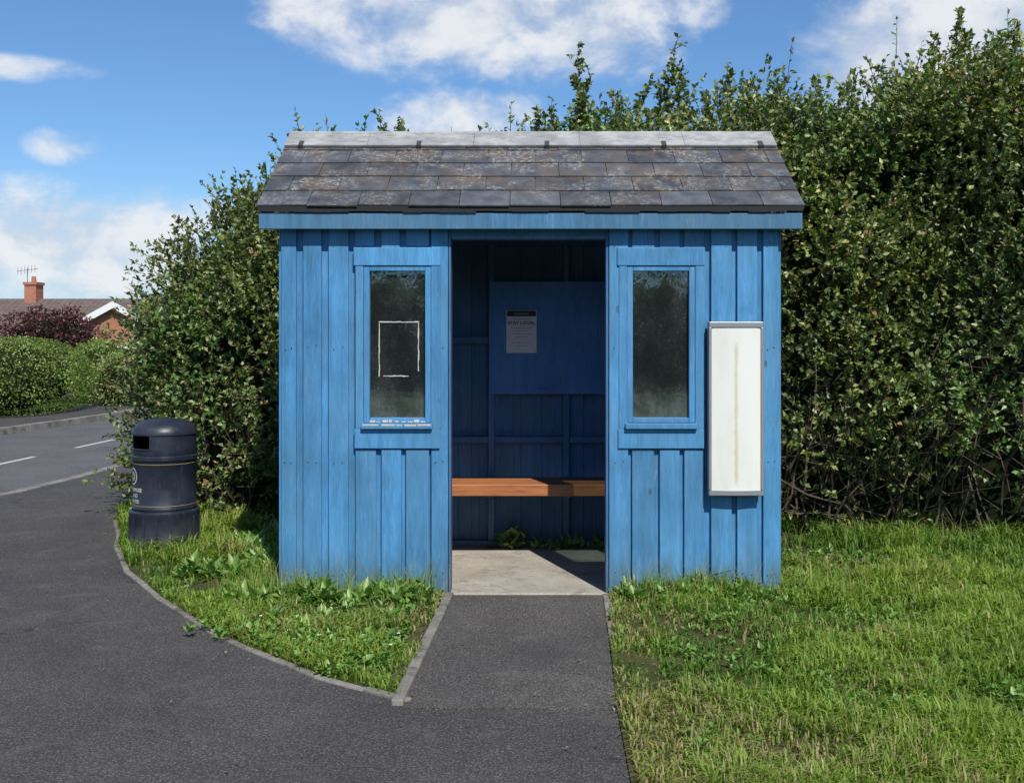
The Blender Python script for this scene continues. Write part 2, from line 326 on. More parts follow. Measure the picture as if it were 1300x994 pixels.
sheet('lawn_soil',bedL,.0085,M_soil); sheet('lawn_soil',bedR,.0085,M_soil)

# ------------------------------------------------------------ grass
def pip(poly,x,y):
    ins=np.zeros(len(x),bool); n=len(poly); j=n-1
    for i in range(n):
        xi,yi=poly[i]; xj,yj=poly[j]
        c=((yi>y)!=(yj>y))&(x<(xj-xi)*(y-yi)/((yj-yi) if yj!=yi else 1e-9)+xi); ins^=c; j=i
    return ins
def vnoise(x,y,s,seed=0):
    return np.array([noise.noise(Vector((a*s+seed,b*s,seed*1.7))) for a,b in zip(x,y)])
def grass(name,poly,box,n,hfun,seed,bare=.0,yel=.0):
    x=R.uniform(box[0],box[1],n); y=box[2]+(box[3]-box[2])*R.uniform(0,1,n)**1.2
    k=pip(poly,x,y)&~((x>-1.43)&(x<1.42)&(y>-.0)&(y<1.6)); x=x[k];y=y[k]
    a=vnoise(x,y,.9,seed); b=vnoise(x,y,3.3,seed+3); cl=vnoise(x+.3*y,y,9,seed+9)
    k=R.uniform(0,1,len(x))<np.clip(.80-bare+1.1*b+.8*a+.4*cl,.08,1); x=x[k];y=y[k];a=a[k];b=b[k];cl=cl[k]
    N=len(x); h=hfun(x,y)*R.uniform(.4,1.35,N)*np.clip(1+.9*b+.7*cl+.5*a,.3,2.2)
    ang=R.uniform(0,2*np.pi,N)+2.0*a; lean=R.uniform(.2,1.5,N)
    D=np.c_[np.cos(ang),np.sin(ang),np.zeros(N)]; Sd=np.c_[-np.sin(ang),np.cos(ang),np.zeros(N)]
    wd=R.uniform(.0022,.0050,N)[:,None]*(1+ (y[:,None]+2)*.12)
    P=np.c_[x,y,np.full(N,.004)]; H=h[:,None]; Ln=lean[:,None]; Z=np.array([[0,0,1.]])
    mid=P+Z*H*.6+D*H*.25*Ln; tip=P+Z*H*np.clip(1-.38*Ln,.42,1)+D*H*.8*Ln
    V=np.stack([P-Sd*wd,P+Sd*wd,mid+Sd*wd*.8,mid-Sd*wd*.8,tip],1).reshape(-1,3)
    bb=np.arange(N)[:,None]*5
    F=np.concatenate([bb+np.array([[0,1,2]]),bb+np.array([[0,2,3]]),bb+np.array([[3,2,4]])],0)
    g1=np.array([.105,.205,.028]);g2=np.array([.24,.34,.055]);dry=np.array([.40,.35,.15])
    f=np.clip(.45+yel+1.6*a+.9*b+R.normal(0,.25,N),0,1)[:,None]; C=g1*(1-f)+g2*f
    dr=(R.uniform(0,1,N)<np.clip(.08+.6*vnoise(x,y,1.6,seed+20)+.3*(hfun(x,y)<.045),.02,.6))[:,None]; C=np.where(dr,dry*R.uniform(.6,1.1,(N,1)),C)*R.uniform(.75,1.2,(N,1))
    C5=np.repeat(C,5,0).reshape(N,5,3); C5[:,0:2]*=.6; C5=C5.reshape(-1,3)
    return npmesh(name,V,F,C5,M_grass)
def hR(x,y):
    h=.062+.02*np.clip((x-.5)/2,0,1)
    h=np.where((np.abs(y)<.13)&(x<1.6),.115,h); h=np.where(x<.56,.037,h); return np.where(y>1.1,.13,h)
def hL(x,y):
    h=np.full(len(x),.060); h=np.where((y>-.20)&(x>-1.6),.12,h); h=np.where((x>-.60),.042,h); return np.where(y>.7,.11,h)
bR=[(.35,-3.2),(6.5,-3.2),(6.5,3),(1.43,3),(1.43,0.0),(.44,-.03),(.38,-1),(.34,-1.9)]
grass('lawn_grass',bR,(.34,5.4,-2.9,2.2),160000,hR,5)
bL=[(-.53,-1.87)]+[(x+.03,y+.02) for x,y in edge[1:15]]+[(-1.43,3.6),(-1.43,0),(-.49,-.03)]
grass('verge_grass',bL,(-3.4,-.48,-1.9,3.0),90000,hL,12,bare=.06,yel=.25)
# seeding stems / tall tufts near the walls
n=520; x=np.r_[R.uniform(-1.75,-.52,260),R.uniform(.5,1.9,160),R.uniform(1.45,4.5,100)]; y=np.r_[R.uniform(-.28,-.04,260),R.uniform(-.22,-.04,160),R.uniform(1.0,1.7,100)]
ang=R.uniform(0,6.28,n); H=R.uniform(.12,.26,n)[:,None]; D=np.c_[np.cos(ang),np.sin(ang)*.5-.3,np.zeros(n)]; Sd=np.c_[np.ones(n),np.zeros(n),np.zeros(n)]*.0016
P0=np.c_[x,y,np.zeros(n)]; Z=np.array([[0,0,1.]]); m_=P0+Z*H*.6+D*H*.12; tp=P0+Z*H*.95+D*H*.4
V=np.stack([P0-Sd,P0+Sd,m_+Sd,m_-Sd,tp],1).reshape(-1,3); bb=np.arange(n)[:,None]*5
F=np.concatenate([bb+np.array([[0,1,2]]),bb+np.array([[0,2,3]]),bb+np.array([[3,2,4]])],0); C=np.where(R.uniform(0,1,(n,1))<.4,np.array([[.38,.34,.15]]),np.array([[.17,.29,.05]]))
npmesh('tall_grass_stems',V,F,np.repeat(C,5,0),M_grass)
def weeds(name,pts,size,nl,C0,mat=M_leaf,flat=.5,wid=.5):
    Ps=[];Ds=[];Ls=[];Cs=[]
    for (x,y,s) in pts:
        k=int(nl*random.uniform(.7,1.3)); a=R.uniform(0,2*np.pi,k); el=R.uniform(.1,1.1,k)
        P=np.c_[x+R.normal(0,.012,k),y+R.normal(0,.012,k),np.full(k,.012)+R.uniform(0,.045,k)*s]
        Ps.append(P); Ds.append(np.c_[np.cos(a)*np.cos(el),np.sin(a)*np.cos(el),np.sin(el)*flat*1.6]); Ls.append(R.uniform(.5,1.2,k)*size*s); Cs.append(np.array(C0)*R.uniform(.7,1.3,(k,1)))
    P=np.concatenate(Ps);D=np.concatenate(Ds);L=np.concatenate(Ls);C=np.concatenate(Cs)
    V,F,CC=leafgeo(P,D,L,L*wid,C,up=np.tile([0,0,1.],(len(P),1))+R.normal(0,.25,(len(P),3))); return npmesh(name,V,F,CC,mat)
pts=[]
for _ in range(1800):
    x=random.uniform(.5,4.6);y=random.uniform(-2.6,1.6)
    if noise.noise(Vector((x*1.3,y*1.3,4)))>0 and not(x<1.45 and y>-.05): pts.append((x,y,random.uniform(.5,1.0)))
for _ in range(900):
    x=random.uniform(-2.2,-.6);y=random.uniform(-1.6,0)
    if pip(bL,np.array([x]),np.array([y]))[0] and noise.noise(Vector((x*1.5,y*1.5,9)))>-.1: pts.append((x,y,random.uniform(.5,1.0)))
weeds('clover',pts,.042,9,(.14,.26,.045),wid=.7)
pts=[(random.uniform(-2.1,-1.5),random.uniform(.3,2.2),random.uniform(.5,1.2)) for _ in range(210)]+[(random.uniform(-1.7,-.55),random.uniform(-.34,-.05),random.uniform(.4,1.1)) for _ in range(80)]+[(random.uniform(.5,1.5),random.uniform(-.25,-.05),random.uniform(.3,.9)) for _ in range(36)]+[(random.uniform(.6,4),random.uniform(-1.8,1.2),random.uniform(.3,.7)) for _ in range(90)]+[(random.uniform(-1.7,-.8),random.uniform(-1.1,-.3),random.uniform(.3,.7)) for _ in range(40)]
pts=[p for p in pts if not(abs(p[0])<1.43 and p[1]>-.04)]
weeds('broadleaf_weeds',pts,.10,12,(.15,.27,.05),flat=.9,wid=.4)
mb=MB()
for _ in range(26):
    x=random.uniform(-2.2,-.6);y=random.uniform(-1.6,.2)
    if not pip(bL,np.array([x]),np.array([y]))[0]: continue
    z=random.uniform(.04,.07); r=.008
    mb.face([(x+r*math.cos(a),y+r*math.sin(a),z+.2*r*math.sin(a*3)) for a in [k*math.pi/4 for k in range(8)]])
mb.obj('daisies',simple('daisy_white',(.75,.75,.68),.7))
Np=3600; x=R.uniform(-4.5,.6,Np); y=R.uniform(-3.2,3.5,Np); k=~pip(bL,x,y)&~((x>-.5)&(y>-.1)); x=x[k];y=y[k]
dd=np.array([min(math.hypot(a-e[0],b-e[1]) for e in edge+[(-1.13,-1.36),(.35,-.5),(.35,-1),(.34,-1.5),(.3,-2)]) for a,b in zip(x,y)]); k=(R.uniform(0,1,len(x))<np.exp(-dd*4)*.9+.05); x=x[k];y=y[k];n=len(x)
V,F,CC=leafgeo(np.c_[x,y,np.full(n,.014)],np.c_[R.normal(size=(n,2)),R.uniform(0,.3,n)],R.uniform(.006,.024,n),R.uniform(.005,.012,n),np.array([.22,.18,.10])*R.uniform(.4,1.5,(n,1)),up=np.tile([0,0,1.],(n,1)))
npmesh('fallen_leaves',V,F,CC,M_leaf)

# ------------------------------------------------------------ hedge
cent=[(-3.12,.4,3.6,.5),(-3.06,1.5,3.6,.95),(-2.92,2.05,3.6,1.1),(-2.7,2.42,3.55,1.2),(-2.4,2.62,3.5,1.2),(-1.8,2.66,3.2,1.1),(-1.0,2.75,3.0,1.05),(-.3,2.8,3.0,1.05),(.1,3.0,3.0,1.1),(.5,3.15,3.0,1.15),(1.0,3.15,2.95,1.2),(1.5,3.25,2.9,1.25),(2.1,3.3,2.9,1.3),(2.5,3.15,2.85,1.35),(3.0,3.45,2.8,1.35),(3.4,3.70,2.75,1.4),(4.1,3.55,2.7,1.4),(5,3.7,2.7,1.4),(6.5,3.7,2.7,1.4)]
cx=np.array([c[0] for c in cent])
def hp(X): return [np.interp(X,cx,[c[i] for c in cent]) for i in (1,2,3)]
def hsurf(X,q,depth=0.0):
    H,Yc,T=hp(X); a=math.pi*q; ca,sa=math.cos(a),math.sin(a); ex=.55
    y=-math.copysign(abs(ca)**ex,ca)*(T-depth)+Yc; z=max(.02,(abs(sa)**ex)*(H-depth*1.1))
    nrm=Vector((0,-ca,sa*.8+.1)).normalized()
    lum=noise.noise(Vector((X*1.25,y*1.0,z*1.25)))*.40+noise.noise(Vector((X*2.9+5,y*2.9,z*2.9)))*.26
    return Vector((X,y,z))+nrm*lum,nrm
def palette(n,warm=0):
    pal=np.array([[.082,.130,.030],[.125,.175,.042],[.195,.225,.075],[.050,.085,.024],[.27,.26,.095],[.25,.16,.08]])
    p=np.array([.29,.31,.19,.13,.07+.08*warm,.008+.14*warm]); p/=p.sum(); return pal[R.choice(6,n,p=p)]*R.uniform(.75,1.25,(n,1))
LP=[];LD=[];LL=[];LC=[]; tw=MB()
def sprig(base,d,length,nl,tone,warm,ls=1.0,tube=True):
    base=np.array(base); d=np.array(d); d/=np.linalg.norm(d); tt=np.sort(R.uniform(.05,1,nl))
    bend=R.normal(0,.25,3)+np.array([0,0,.15]); pts=base+np.outer(tt*length,d)+np.outer((tt**2)*length*.5,bend)
    r=unit(R.normal(size=(nl,3))); D=unit(r+d*.8+np.array([0,0,.1])); LP.append(pts);LD.append(D);LL.append(R.uniform(.028,.058,nl)*ls)
    LC.append(palette(nl,warm)*tone)
    if tube:
        e=base+d*length+bend*length*.5; tw.tube(base,e,.004,.0012,3)
for c in range(1500):
    X=R.uniform(-3.12,4.9)
    q=R.choice([R.uniform(.0,.36),R.uniform(.3,.62),R.uniform(.6,1.0)],p=[.65,.28,.07])
    if abs(X)<1.3 and q<.25 and R.uniform()<.75: continue
    p,n=hsurf(X,q,R.uniform(-.02,.34))
    if X<-2.75: n=(n+Vector((-.9,0,0))).normalized()
    ln=noise.noise(p*.9+Vector((0,7,0)))
    tone=np.array([1,1,1])*float(np.clip(1.04+.5*noise.noise(p*1.1)+R.normal(0,.16),.55,1.6))*(np.array([1.10,1.04,.95]) if ln>.12 else (np.array([.80,.95,.88]) if ln<-.15 else 1.0))
    warm=1.0 if (p.x<-1.5 and p.z<1.3 and noise.noise(p*1.7+Vector((3,0,0)))>-.05) else (.3 if ln>.3 else .1)
    thin = p.x>1.2 and p.x<3.0 and p.z<1.2 and noise.noise(p*1.4)<.05
    ns=9 if thin else 13
    for s_ in range(ns):
        o=Vector(R.normal(0,.11,3)); d=n*.7+o.normalized()*.75+Vector((0,0,.35))+Vector(R.normal(0,.3,3))
        sprig(p+o-n*.05,d,R.uniform(.10,.26),int(R.integers(8,15)),tone*R.uniform(.85,1.15),warm,tube=R.uniform()<.6)
for c in range(120):
    z=R.uniform(.12,2.1); y=3.6+R.uniform(-.9,.9); w_=1-abs((z-1.0)/1.9)**2.5; x=-3.10-.14*w_*(1-abs((y-3.6)/1.0)**3)+R.uniform(-.06,.2)+.14*noise.noise(Vector((1,y*2,z*2)))
    if z>1.4: x+=.5*(z-1.4)
    for s_ in range(11):
        o=Vector(R.normal(0,.10,3)); d=Vector((-.7,-.2,.3))+o.normalized()*.8; sprig(Vector((x,y,z))+o,d,R.uniform(.1,.24),11,R.uniform(.8,1.2),.6 if z<1.2 else .1,tube=R.uniform()<.6)
def shoot(x,y,z,h,lean=0.15,side=4):
    p=Vector((x,y,z)); d=Vector((R.normal(0,lean),R.normal(0,lean),1)).normalized(); k=max(2,int(h/.06))
    q=p
    for i in range(k):
        nx=q+d*.06; d=(d+Vector(R.normal(0,.07,3))).normalized(); tw.tube(q,nx,.006*(1-i/k)+.0015,.006*(1-(i+1)/k)+.0015,4); q=nx
        for j in range(side if i<k*.75 else 2):
            o=Vector(R.normal(0,1,3)).normalized(); sprig(q,o+Vector((0,0,.7)),R.uniform(.05,.17)*(1-.55*i/k),int(R.integers(5,9)),R.uniform(.9,1.35),.12)
tops=[(.12,.3),(.2,.25),(.42,.75),(.38,.5),(.5,.4),(.3,.35),(.85,.45),(1.0,.5),(1.22,.65),(1.28,.5),(1.15,.4),(1.5,.35),(1.9,.45),(2.0,.4),(2.6,.3),(2.9,.35),(3.15,.35),(3.35,.35),(3.5,.3),(3.8,.35),(4.3,.4),(-1.20,.66),(-1.14,.5),(-1.17,.55),(-2.5,.15),(-2.3,.2),(-2.0,.18),(.7,.35),(1.7,.4),(2.3,.3)]
for X,h in tops:
    H,Yc,T=hp(X); shoot(X,Yc+R.uniform(-.25,.1),H-.12,h+.12)
for _ in range(60):
    X=R.uniform(-2.8,4.8); H,Yc,T=hp(X)
    if -2.1<X<-.1: continue
    shoot(X,Yc+R.uniform(-.7,.5),H-.15,R.uniform(.15,.34),.35,3)
P=np.concatenate(LP);D=np.concatenate(LD);L=np.concatenate(LL);C=np.concatenate(LC)
V,F,CC=leafgeo(P,D,L,L*R.uniform(.5,.78,len(L)),C)
hedge=empty('hedge',(0,3,0))
npmesh('foliage',V,F,CC,M_leaf,hedge)
print('hedge leaves',len(P))
for _ in range(250):
    X=R.uniform(-3.0,4.8) if _<220 else R.uniform(1.3,2.6); H,Yc,T=hp(X); y=Yc-T+.38+R.uniform(-.12,.3); p=Vector((X,y,0)); d=Vector((R.normal(0,.35),R.normal(-.1,.2),1)).normalized(); r=R.uniform(.004,.013)
    for i in range(int(R.integers(5,11))):
        q=p+d*.17; tw.tube(p,q,r,r*.88,4); r*=.88
        if R.uniform()<.6:
            e=q+Vector((R.normal(0,.25),R.normal(-.1,.18),R.uniform(0,.3))); tw.tube(q,e,r*.6,.001,3)
        p=q; d=(d+Vector(R.normal(0,.22,3))+Vector((0,0,.1))).normalized()
tw.obj('twigs',M_bark,hedge)
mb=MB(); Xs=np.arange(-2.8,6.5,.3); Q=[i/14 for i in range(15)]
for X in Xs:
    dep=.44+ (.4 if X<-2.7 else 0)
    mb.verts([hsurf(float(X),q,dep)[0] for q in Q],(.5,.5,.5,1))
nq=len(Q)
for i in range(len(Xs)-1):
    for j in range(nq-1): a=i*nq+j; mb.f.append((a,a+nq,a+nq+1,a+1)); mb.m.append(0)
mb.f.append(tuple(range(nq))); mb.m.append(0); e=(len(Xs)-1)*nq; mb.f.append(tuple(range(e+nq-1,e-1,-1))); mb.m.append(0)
mb.obj('painted_shade_core',M_core,hedge)  # added dark shell, its colour stands in for shade between the leaf clumps

# ------------------------------------------------------------ generic shrubs
def shrub(name,c,r,n,ls,cols,lump=.18,power=2.0,shell=.25,trunk=0.0,core=True,lw=.6,seed=0,trim=False):
    e=empty(name,(c[0],c[1],c[2]-r[2]-trunk)); d=unit(R.normal(size=(n,3)))
    nn=np.array([noise.noise(Vector(x*2.2)+Vector((seed,0,0)))+.5*noise.noise(Vector(x*5)+Vector((seed,9,0))) for x in d])
    sup=(np.abs(d)**power).sum(1)**(-1/power)
    rad=sup*(1+lump*nn*1.4)*(1-shell*R.uniform(0,1,n)**2.0)
    P=np.array(c)+d*rad[:,None]*np.array(r); k=P[:,2]>c[2]-r[2]; P=P[k]; dk=d[k]; nn=nn[k]; N=len(P)
    D=unit(dk*(.3 if trim else .8)+R.normal(0,.7,(N,3))); cols=np.array(cols); C=cols[R.integers(0,len(cols),N)]*R.uniform(.7,1.3,(N,1))*(1+.5*nn[:,None])
    V,F,CC=leafgeo(P,D,R.uniform(.7,1.3,N)*ls,R.uniform(.7,1.3,N)*ls*lw,np.clip(C,.004,1),up=dk+R.normal(0,.5,(N,3)) if trim else None)
    npmesh('foliage',V,F,CC,M_leaf,e)
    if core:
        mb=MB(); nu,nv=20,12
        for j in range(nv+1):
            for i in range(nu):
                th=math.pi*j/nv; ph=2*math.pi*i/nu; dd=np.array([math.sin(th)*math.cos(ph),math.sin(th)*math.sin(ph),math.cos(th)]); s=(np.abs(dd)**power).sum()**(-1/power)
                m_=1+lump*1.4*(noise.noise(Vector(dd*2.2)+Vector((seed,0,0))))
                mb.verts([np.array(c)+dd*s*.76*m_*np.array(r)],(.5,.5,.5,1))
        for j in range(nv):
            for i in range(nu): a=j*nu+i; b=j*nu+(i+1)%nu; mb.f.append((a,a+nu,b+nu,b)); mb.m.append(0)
        mb.obj('shrub_shade_core',M_core,e)  # dark blob added behind the leaves, inner shade painted as its colour
    if trunk or not core:
        mb=MB(); b=Vector((c[0],c[1],c[2]-r[2]-trunk)); top=Vector((c[0],c[1],c[2]-.2*r[2])); mb.tube(b,top,.09,.05,8)
        for i in range(14):
            a=random.uniform(0,6.28); s=b.lerp(top,random.uniform(.4,1)); en=Vector(c)+Vector((math.cos(a)*r[0],math.sin(a)*r[1],random.uniform(-.2,.9)*r[2]))*.8; mb.tube(s,en,.035,.008,5)
        mb.obj('trunk_and_branches',M_bark,e)
    return e
G1=[(.15,.23,.035),(.12,.20,.03),(.20,.26,.045)]; G2=[(.06,.10,.03),(.08,.13,.04),(.045,.08,.025)]
shrub('clipped_garden_hedge',(-10.55,15.6,.66),(1.55,2.2,.80),22000,.045,G1,.05,3.0,.12,seed=1,trim=True)
shrub('garden_shrub',(-9.0,18.4,.40),(.65,.9,.72),5000,.06,[(.12,.18,.04),(.17,.23,.06),(.2,.2,.07)],.3,seed=2)
shrub('garden_shrub',(-10.6,21.4,.60),(1.0,1.2,.8),6000,.07,G1,.25,seed=3)
shrub('purple_plum_tree',(-13.35,24.8,1.30),(1.25,1.2,.95),9000,.09,[(.085,.024,.036),(.13,.032,.042),(.05,.018,.026)],.25,trunk=.6,core=True,seed=4)
shrub('garden_shrub',(-12.2,30.5,.25),(1.4,1.1,.85),5000,.10,G2+G1,.25,seed=5)
shrub('garden_shrub',(-14.5,31,.0),(1.4,1.1,.7),5000,.10,G1,.25,seed=6)
shrub('garden_shrub',(-16.6,30,.15),(1.6,1.1,.8),5000,.10,G2,.25,seed=7)
shrub('garden_shrub',(-13.8,34,-.1),(1.1,.9,.75),4000,.10,[(.16,.20,.05),(.26,.24,.10)],.25,seed=8)
shrub('garden_tree',(-6.5,38,.9),(2.2,1.6,2.0),6000,.14,G2,.25,seed=9)
shrub('distant_trees',(-75,140,1.5),(60,6,4),14000,1.2,G2,.2,seed=12)
shrub('distant_trees',(30,140,2.5),(60,6,5),10000,1.2,G2,.2,seed=13)
shrub('roadside_trees',(0,-30,.7),(34,2.5,2.5),12000,.6,G2,.3,3.0,seed=14)

# ------------------------------------------------------------ bungalow
house=empty('brick_bungalow',(-23,44,-1.06))
def brick():
    m,t,o=newmat('brick'); c=t.coord(); mp=t.node('ShaderNodeMapping'); t.l.new(c,mp.inputs[0]); mp.inputs['Rotation'].default_value=(math.radians(90),0,0)
    b=t.node('ShaderNodeTexBrick'); t.l.new(mp.outputs[0],b.inputs[0]); b.inputs['Scale'].default_value=4.2; b.inputs['Color1'].default_value=(.42,.15,.08,1); b.inputs['Color2'].default_value=(.32,.11,.06,1); b.inputs['Mortar'].default_value=(.35,.30,.25,1); b.inputs['Mortar Size'].default_value=.012
    principled(t,o,b.outputs[0],.85); return m
M_brick=brick()
def tiles():
    m,t,o=newmat('roof_tiles'); c=t.coord(); w1=t.node('ShaderNodeTexWave',wave_type='BANDS',bands_direction='X'); t.l.new(c,w1.inputs[0]); w1.inputs['Scale'].default_value=1.2
    w2=t.node('ShaderNodeTexWave',wave_type='BANDS',bands_direction='Z',wave_profile='SAW'); t.l.new(c,w2.inputs[0]); w2.inputs['Scale'].default_value=1.7
    n=t.noise(c,3,5,.7); col=t.mix(t.ramp(n,.3,.7),(.12,.085,.07),(.185,.135,.115)); col=t.mix(t.math('MULTIPLY',w2.outputs['Fac'],.4),col,(.06,.045,.038))
    principled(t,o,col,.85,t.bump(w1.outputs['Fac'],.8,.05)); return m
M_tile=tiles(); M_wp=simple('white_upvc',(.75,.75,.73),.4,.1); M_dg=simple('dark_window',(.02,.025,.03),.1,.1)
gz=-1.06; ez=1.42; rz=3.32
mb=MB(); mb.box(-31,-14.5,42.2,50,gz,ez); mb.box(-19.6,-14.6,39.6,42.19,gz,ez-.06); mb.obj('walls',M_brick,house)
mb=MB()
x0,x1=-31.4,-14.1; yf,yb,ym=41.7,50.5,46.1
mb.face([(x0,yf,ez),(x1,yf,ez),(x1,ym,rz),(x0,ym,rz)]);mb.face([(x1,yb,ez),(x0,yb,ez),(x0,ym,rz),(x1,ym,rz)])
gx0,gx1,gm,gr=-20.0,-14.2,-17.1,2.95
mb.face([(gx0,39.3,ez-.05),(gm,39.3,gr),(gm,44.9,gr),(gx0,44.9,ez-.05)][::-1]);mb.face([(gx1,39.3,ez-.05),(gm,39.3,gr),(gm,44.9,gr),(gx1,44.9,ez-.05)])
mb.obj('roof',M_tile,house)
mb=MB(); mb.face([(-19.6,39.58,ez-.06),(-14.6,39.58,ez-.06),(gm,39.58,gr-.15)]); mb.face([(x1+.4,42.2,ez),(x1+.4,50,ez),(x1+.4,ym,rz-.2)]); mb.obj('gable_walls',M_brick,house)
mb=MB()
def barge(a,b,dz=.26):
    mb.face([(a[0],39.27,a[1]-dz),(b[0],39.27,b[1]-dz),(b[0],39.27,b[1]+.03),(a[0],39.27,a[1]+.03)])
barge((gx0,ez-.05),(gm,gr)); barge((gm,gr),(gx1,ez-.05)); mb.box(-31.4,-20.05,41.6,41.69,ez-.16,ez+.02)
for wx in (-29,-26,-23): mb.box(wx-.05,wx+1.65,42.12,42.19,0-.05,1.15)
mb.box(-18.2,-16,39.5,39.57,-.1,1.15)
mb.obj('bargeboards_and_frames',M_wp,house)
mb=MB()
for wx in (-29,-26,-23): mb.box(wx+.05,wx+.78,42.08,42.115,.05,1.05); mb.box(wx+.84,wx+1.55,42.08,42.115,.05,1.05)
mb.box(-18.1,-17.15,39.46,39.495,0,1.05); mb.box(-17.05,-16.1,39.46,39.495,0,1.05); mb.obj('window_glass',M_dg,house)
mb=MB(); chx=-23.3; mb.box(chx-.27,chx+.27,45.6,46.4,2.2,3.95); mb.box(chx-.32,chx+.32,45.55,46.45,3.95,4.08); mb.tube((chx,46,4.08),(chx,46,4.36),.12,.10,10,cap=True); mb.obj('chimney',M_brick,house)
mb=MB(); mb.tube((chx-.3,46,3.6),(chx-.3,46,4.75),.02,.02,5); mb.tube((chx-.8,46,4.6),(chx+.2,46,4.72),.015,.015,4)
for i in range(6): xx=chx-.75+.16*i; mb.tube((xx,46,4.45+.02*i),(xx,46,4.8+.02*i),.01,.01,4)
mb.obj('tv_aerial',simple('aluminium',(.3,.3,.3),.4,.1,metal=.8),house)

# ------------------------------------------------------------ bus shelter
sh=empty('bus_shelter',(0,.75,0))
XL,XR=-1.415,1.395; ZT=2.10; DL,DRt=-.47,.434; DZ=2.035
WZ0,WZ1=.955,1.885; wl=(-.955,-.575); wr=(.54,.925)
mb=MB()
def vbacks(a,b,z0,z1):
    n=max(1,round((b-a)/.15)); 
    for i in range(n): mb.box(a+(b-a)*i/n+.0008,a+(b-a)*(i+1)/n-.0008,0,.018,z0,z1)
vbacks(XL,wl[0],.02,ZT); vbacks(wl[0],wl[1],.02,WZ0); vbacks(wl[0],wl[1],WZ1,ZT); vbacks(wl[1],DL,.02,ZT); vbacks(DL,DRt,DZ,ZT)
vbacks(DRt,wr[0],.02,ZT); vbacks(wr[0],wr[1],.02,WZ0); vbacks(wr[0],wr[1],WZ1,ZT); vbacks(wr[1],XR,.02,ZT)
for X0 in (XL,XR-.018):
    for i in range(10): mb.box(X0,X0+.018,.02+i*.148,.02+i*.148+.146,.03,2.1)
    for i in range(10):
        ya=.02+i*.148; yb_=ya+.146; z=lambda y:2.09+.6*(min(y,1.5-y))
        mb.prism([(X0,ya),(X0+.018,ya),(X0+.018,yb_),(X0,yb_)],2.101,z((ya+yb_)/2)-.02,(random.random(),.5,.5,1))
mb.obj('wall_boards',M_blue,sh)
mb=MB()
def rb(a,b,z0,z1): 
    mb.box(a,b,-.024+random.uniform(-.003,.003),-.0005,z0+random.uniform(0,.012),z1)
px=lambda p:(p-675)/223.6
for a,b in [(358,377),(386,409),(418,443)]: rb(px(a),px(b),.015,ZT)
for a,b in [(452,478),(485,510),(516,545)]: rb(px(a),px(b),.015,.825)
for a,b in [(452,476),(485,508),(516,545)]: rb(px(a),px(b),1.963,ZT)
rb(px(548),px(569),.0,ZT)
rb(px(773),px(797),.0,ZT)
for a,b in [(802,830),(837,862),(868,893)]: rb(px(a),px(b),.015,.825); rb(px(a),px(b),1.953,ZT)
for a,b in [(902,928),(935,960),(968,987)]: rb(px(a),px(b),.015,ZT)
for X0,sg in ((XL,-1),(XR,1)):
    for i in range(10):
        y0=.0+i*.155; xa,xb=(X0-.02,X0-.0005) if sg<0 else (X0+.0005,X0+.02)
        mb.box(xa,xb,y0,y0+.1,.02,2.1)
mb.obj('raised_boards',M_blue,sh,bevel=.003)
mb=MB()
for a,b in [(358,377),(386,409),(418,443),(902,928),(935,960),(968,987),(548,569),(773,797)]:
    for z in (.12,.75,1.40,1.98):
        for f_ in (.28,.72):
            x=px(a+(b-a)*f_)+random.uniform(-.004,.004); zz=z+random.uniform(-.012,.012); mb.tube((x,-.020,zz),(x,-.0285,zz),.003,.003,6,cap=True)
mb.obj('nail_heads',simple('rusty_nail',(.08,.06,.05),.7),sh)
def window(a,b,white):
    g0,g1=a,b
    mb=MB(); y0,y1=-.036,-.002
    mb.box(g0-.085,g1+.085,y0,y1,1.862,1.965); mb.box(g0-.08,g1+.08,y0,y1,.83,.940)
    mb.box(g0-.075,g0-.03,y0+.004,y1,.9405,1.8615); mb.box(g1+.03,g1+.085,y0+.004,y1,.9405,1.8615)
    mb.obj('window_trim',M_blue,sh,bevel=.003)
    mb=MB(); yy0,yy1=-.028,.03
    mb.box(g0-.0285,g0+.004,yy0,yy1,.975,1.860); mb.box(g1-.004,g1+.0285,yy0,yy1,.975,1.860); mb.box(g0+.0045,g1-.0045,yy0,yy1,1.832,1.860); mb.box(g0+.0045,g1-.0045,yy0,yy1,.975,1.003)
    mb.obj('window_frame',M_blue,sh,bevel=.003)
    mb=MB(); mb.box(g0-.04,g1+.04,-.062,.0,.9415,.9735); mb.obj('window_sill',M_blue,sh,bevel=.004)
    if white:
        mb=MB()
        for k in range(9): x=g0+.006+(g1-g0)*k/9; mb.box(x,x+(g1-g0)/9*random.uniform(.5,.98),-.0305,-.0285,.977,.977+random.uniform(.003,.016))
        mb.obj('flaked_putty',M_white_old,sh)
        mb=MB(); x=g0-.03
        while x<g1+.02: w_=random.uniform(.03,.09); mb.box(x,min(x+w_,g1+.03),-.0645,-.0625,.957+random.uniform(0,.004),.971-random.uniform(0,.006)); x+=w_+random.uniform(0,.02)
        mb.obj('bare_sill_wood',M_white_old,sh)
    mb=MB(); mb.box(g0,g1,.004,.008,.99,1.845); mb.obj('window_glass',M_glass,sh)
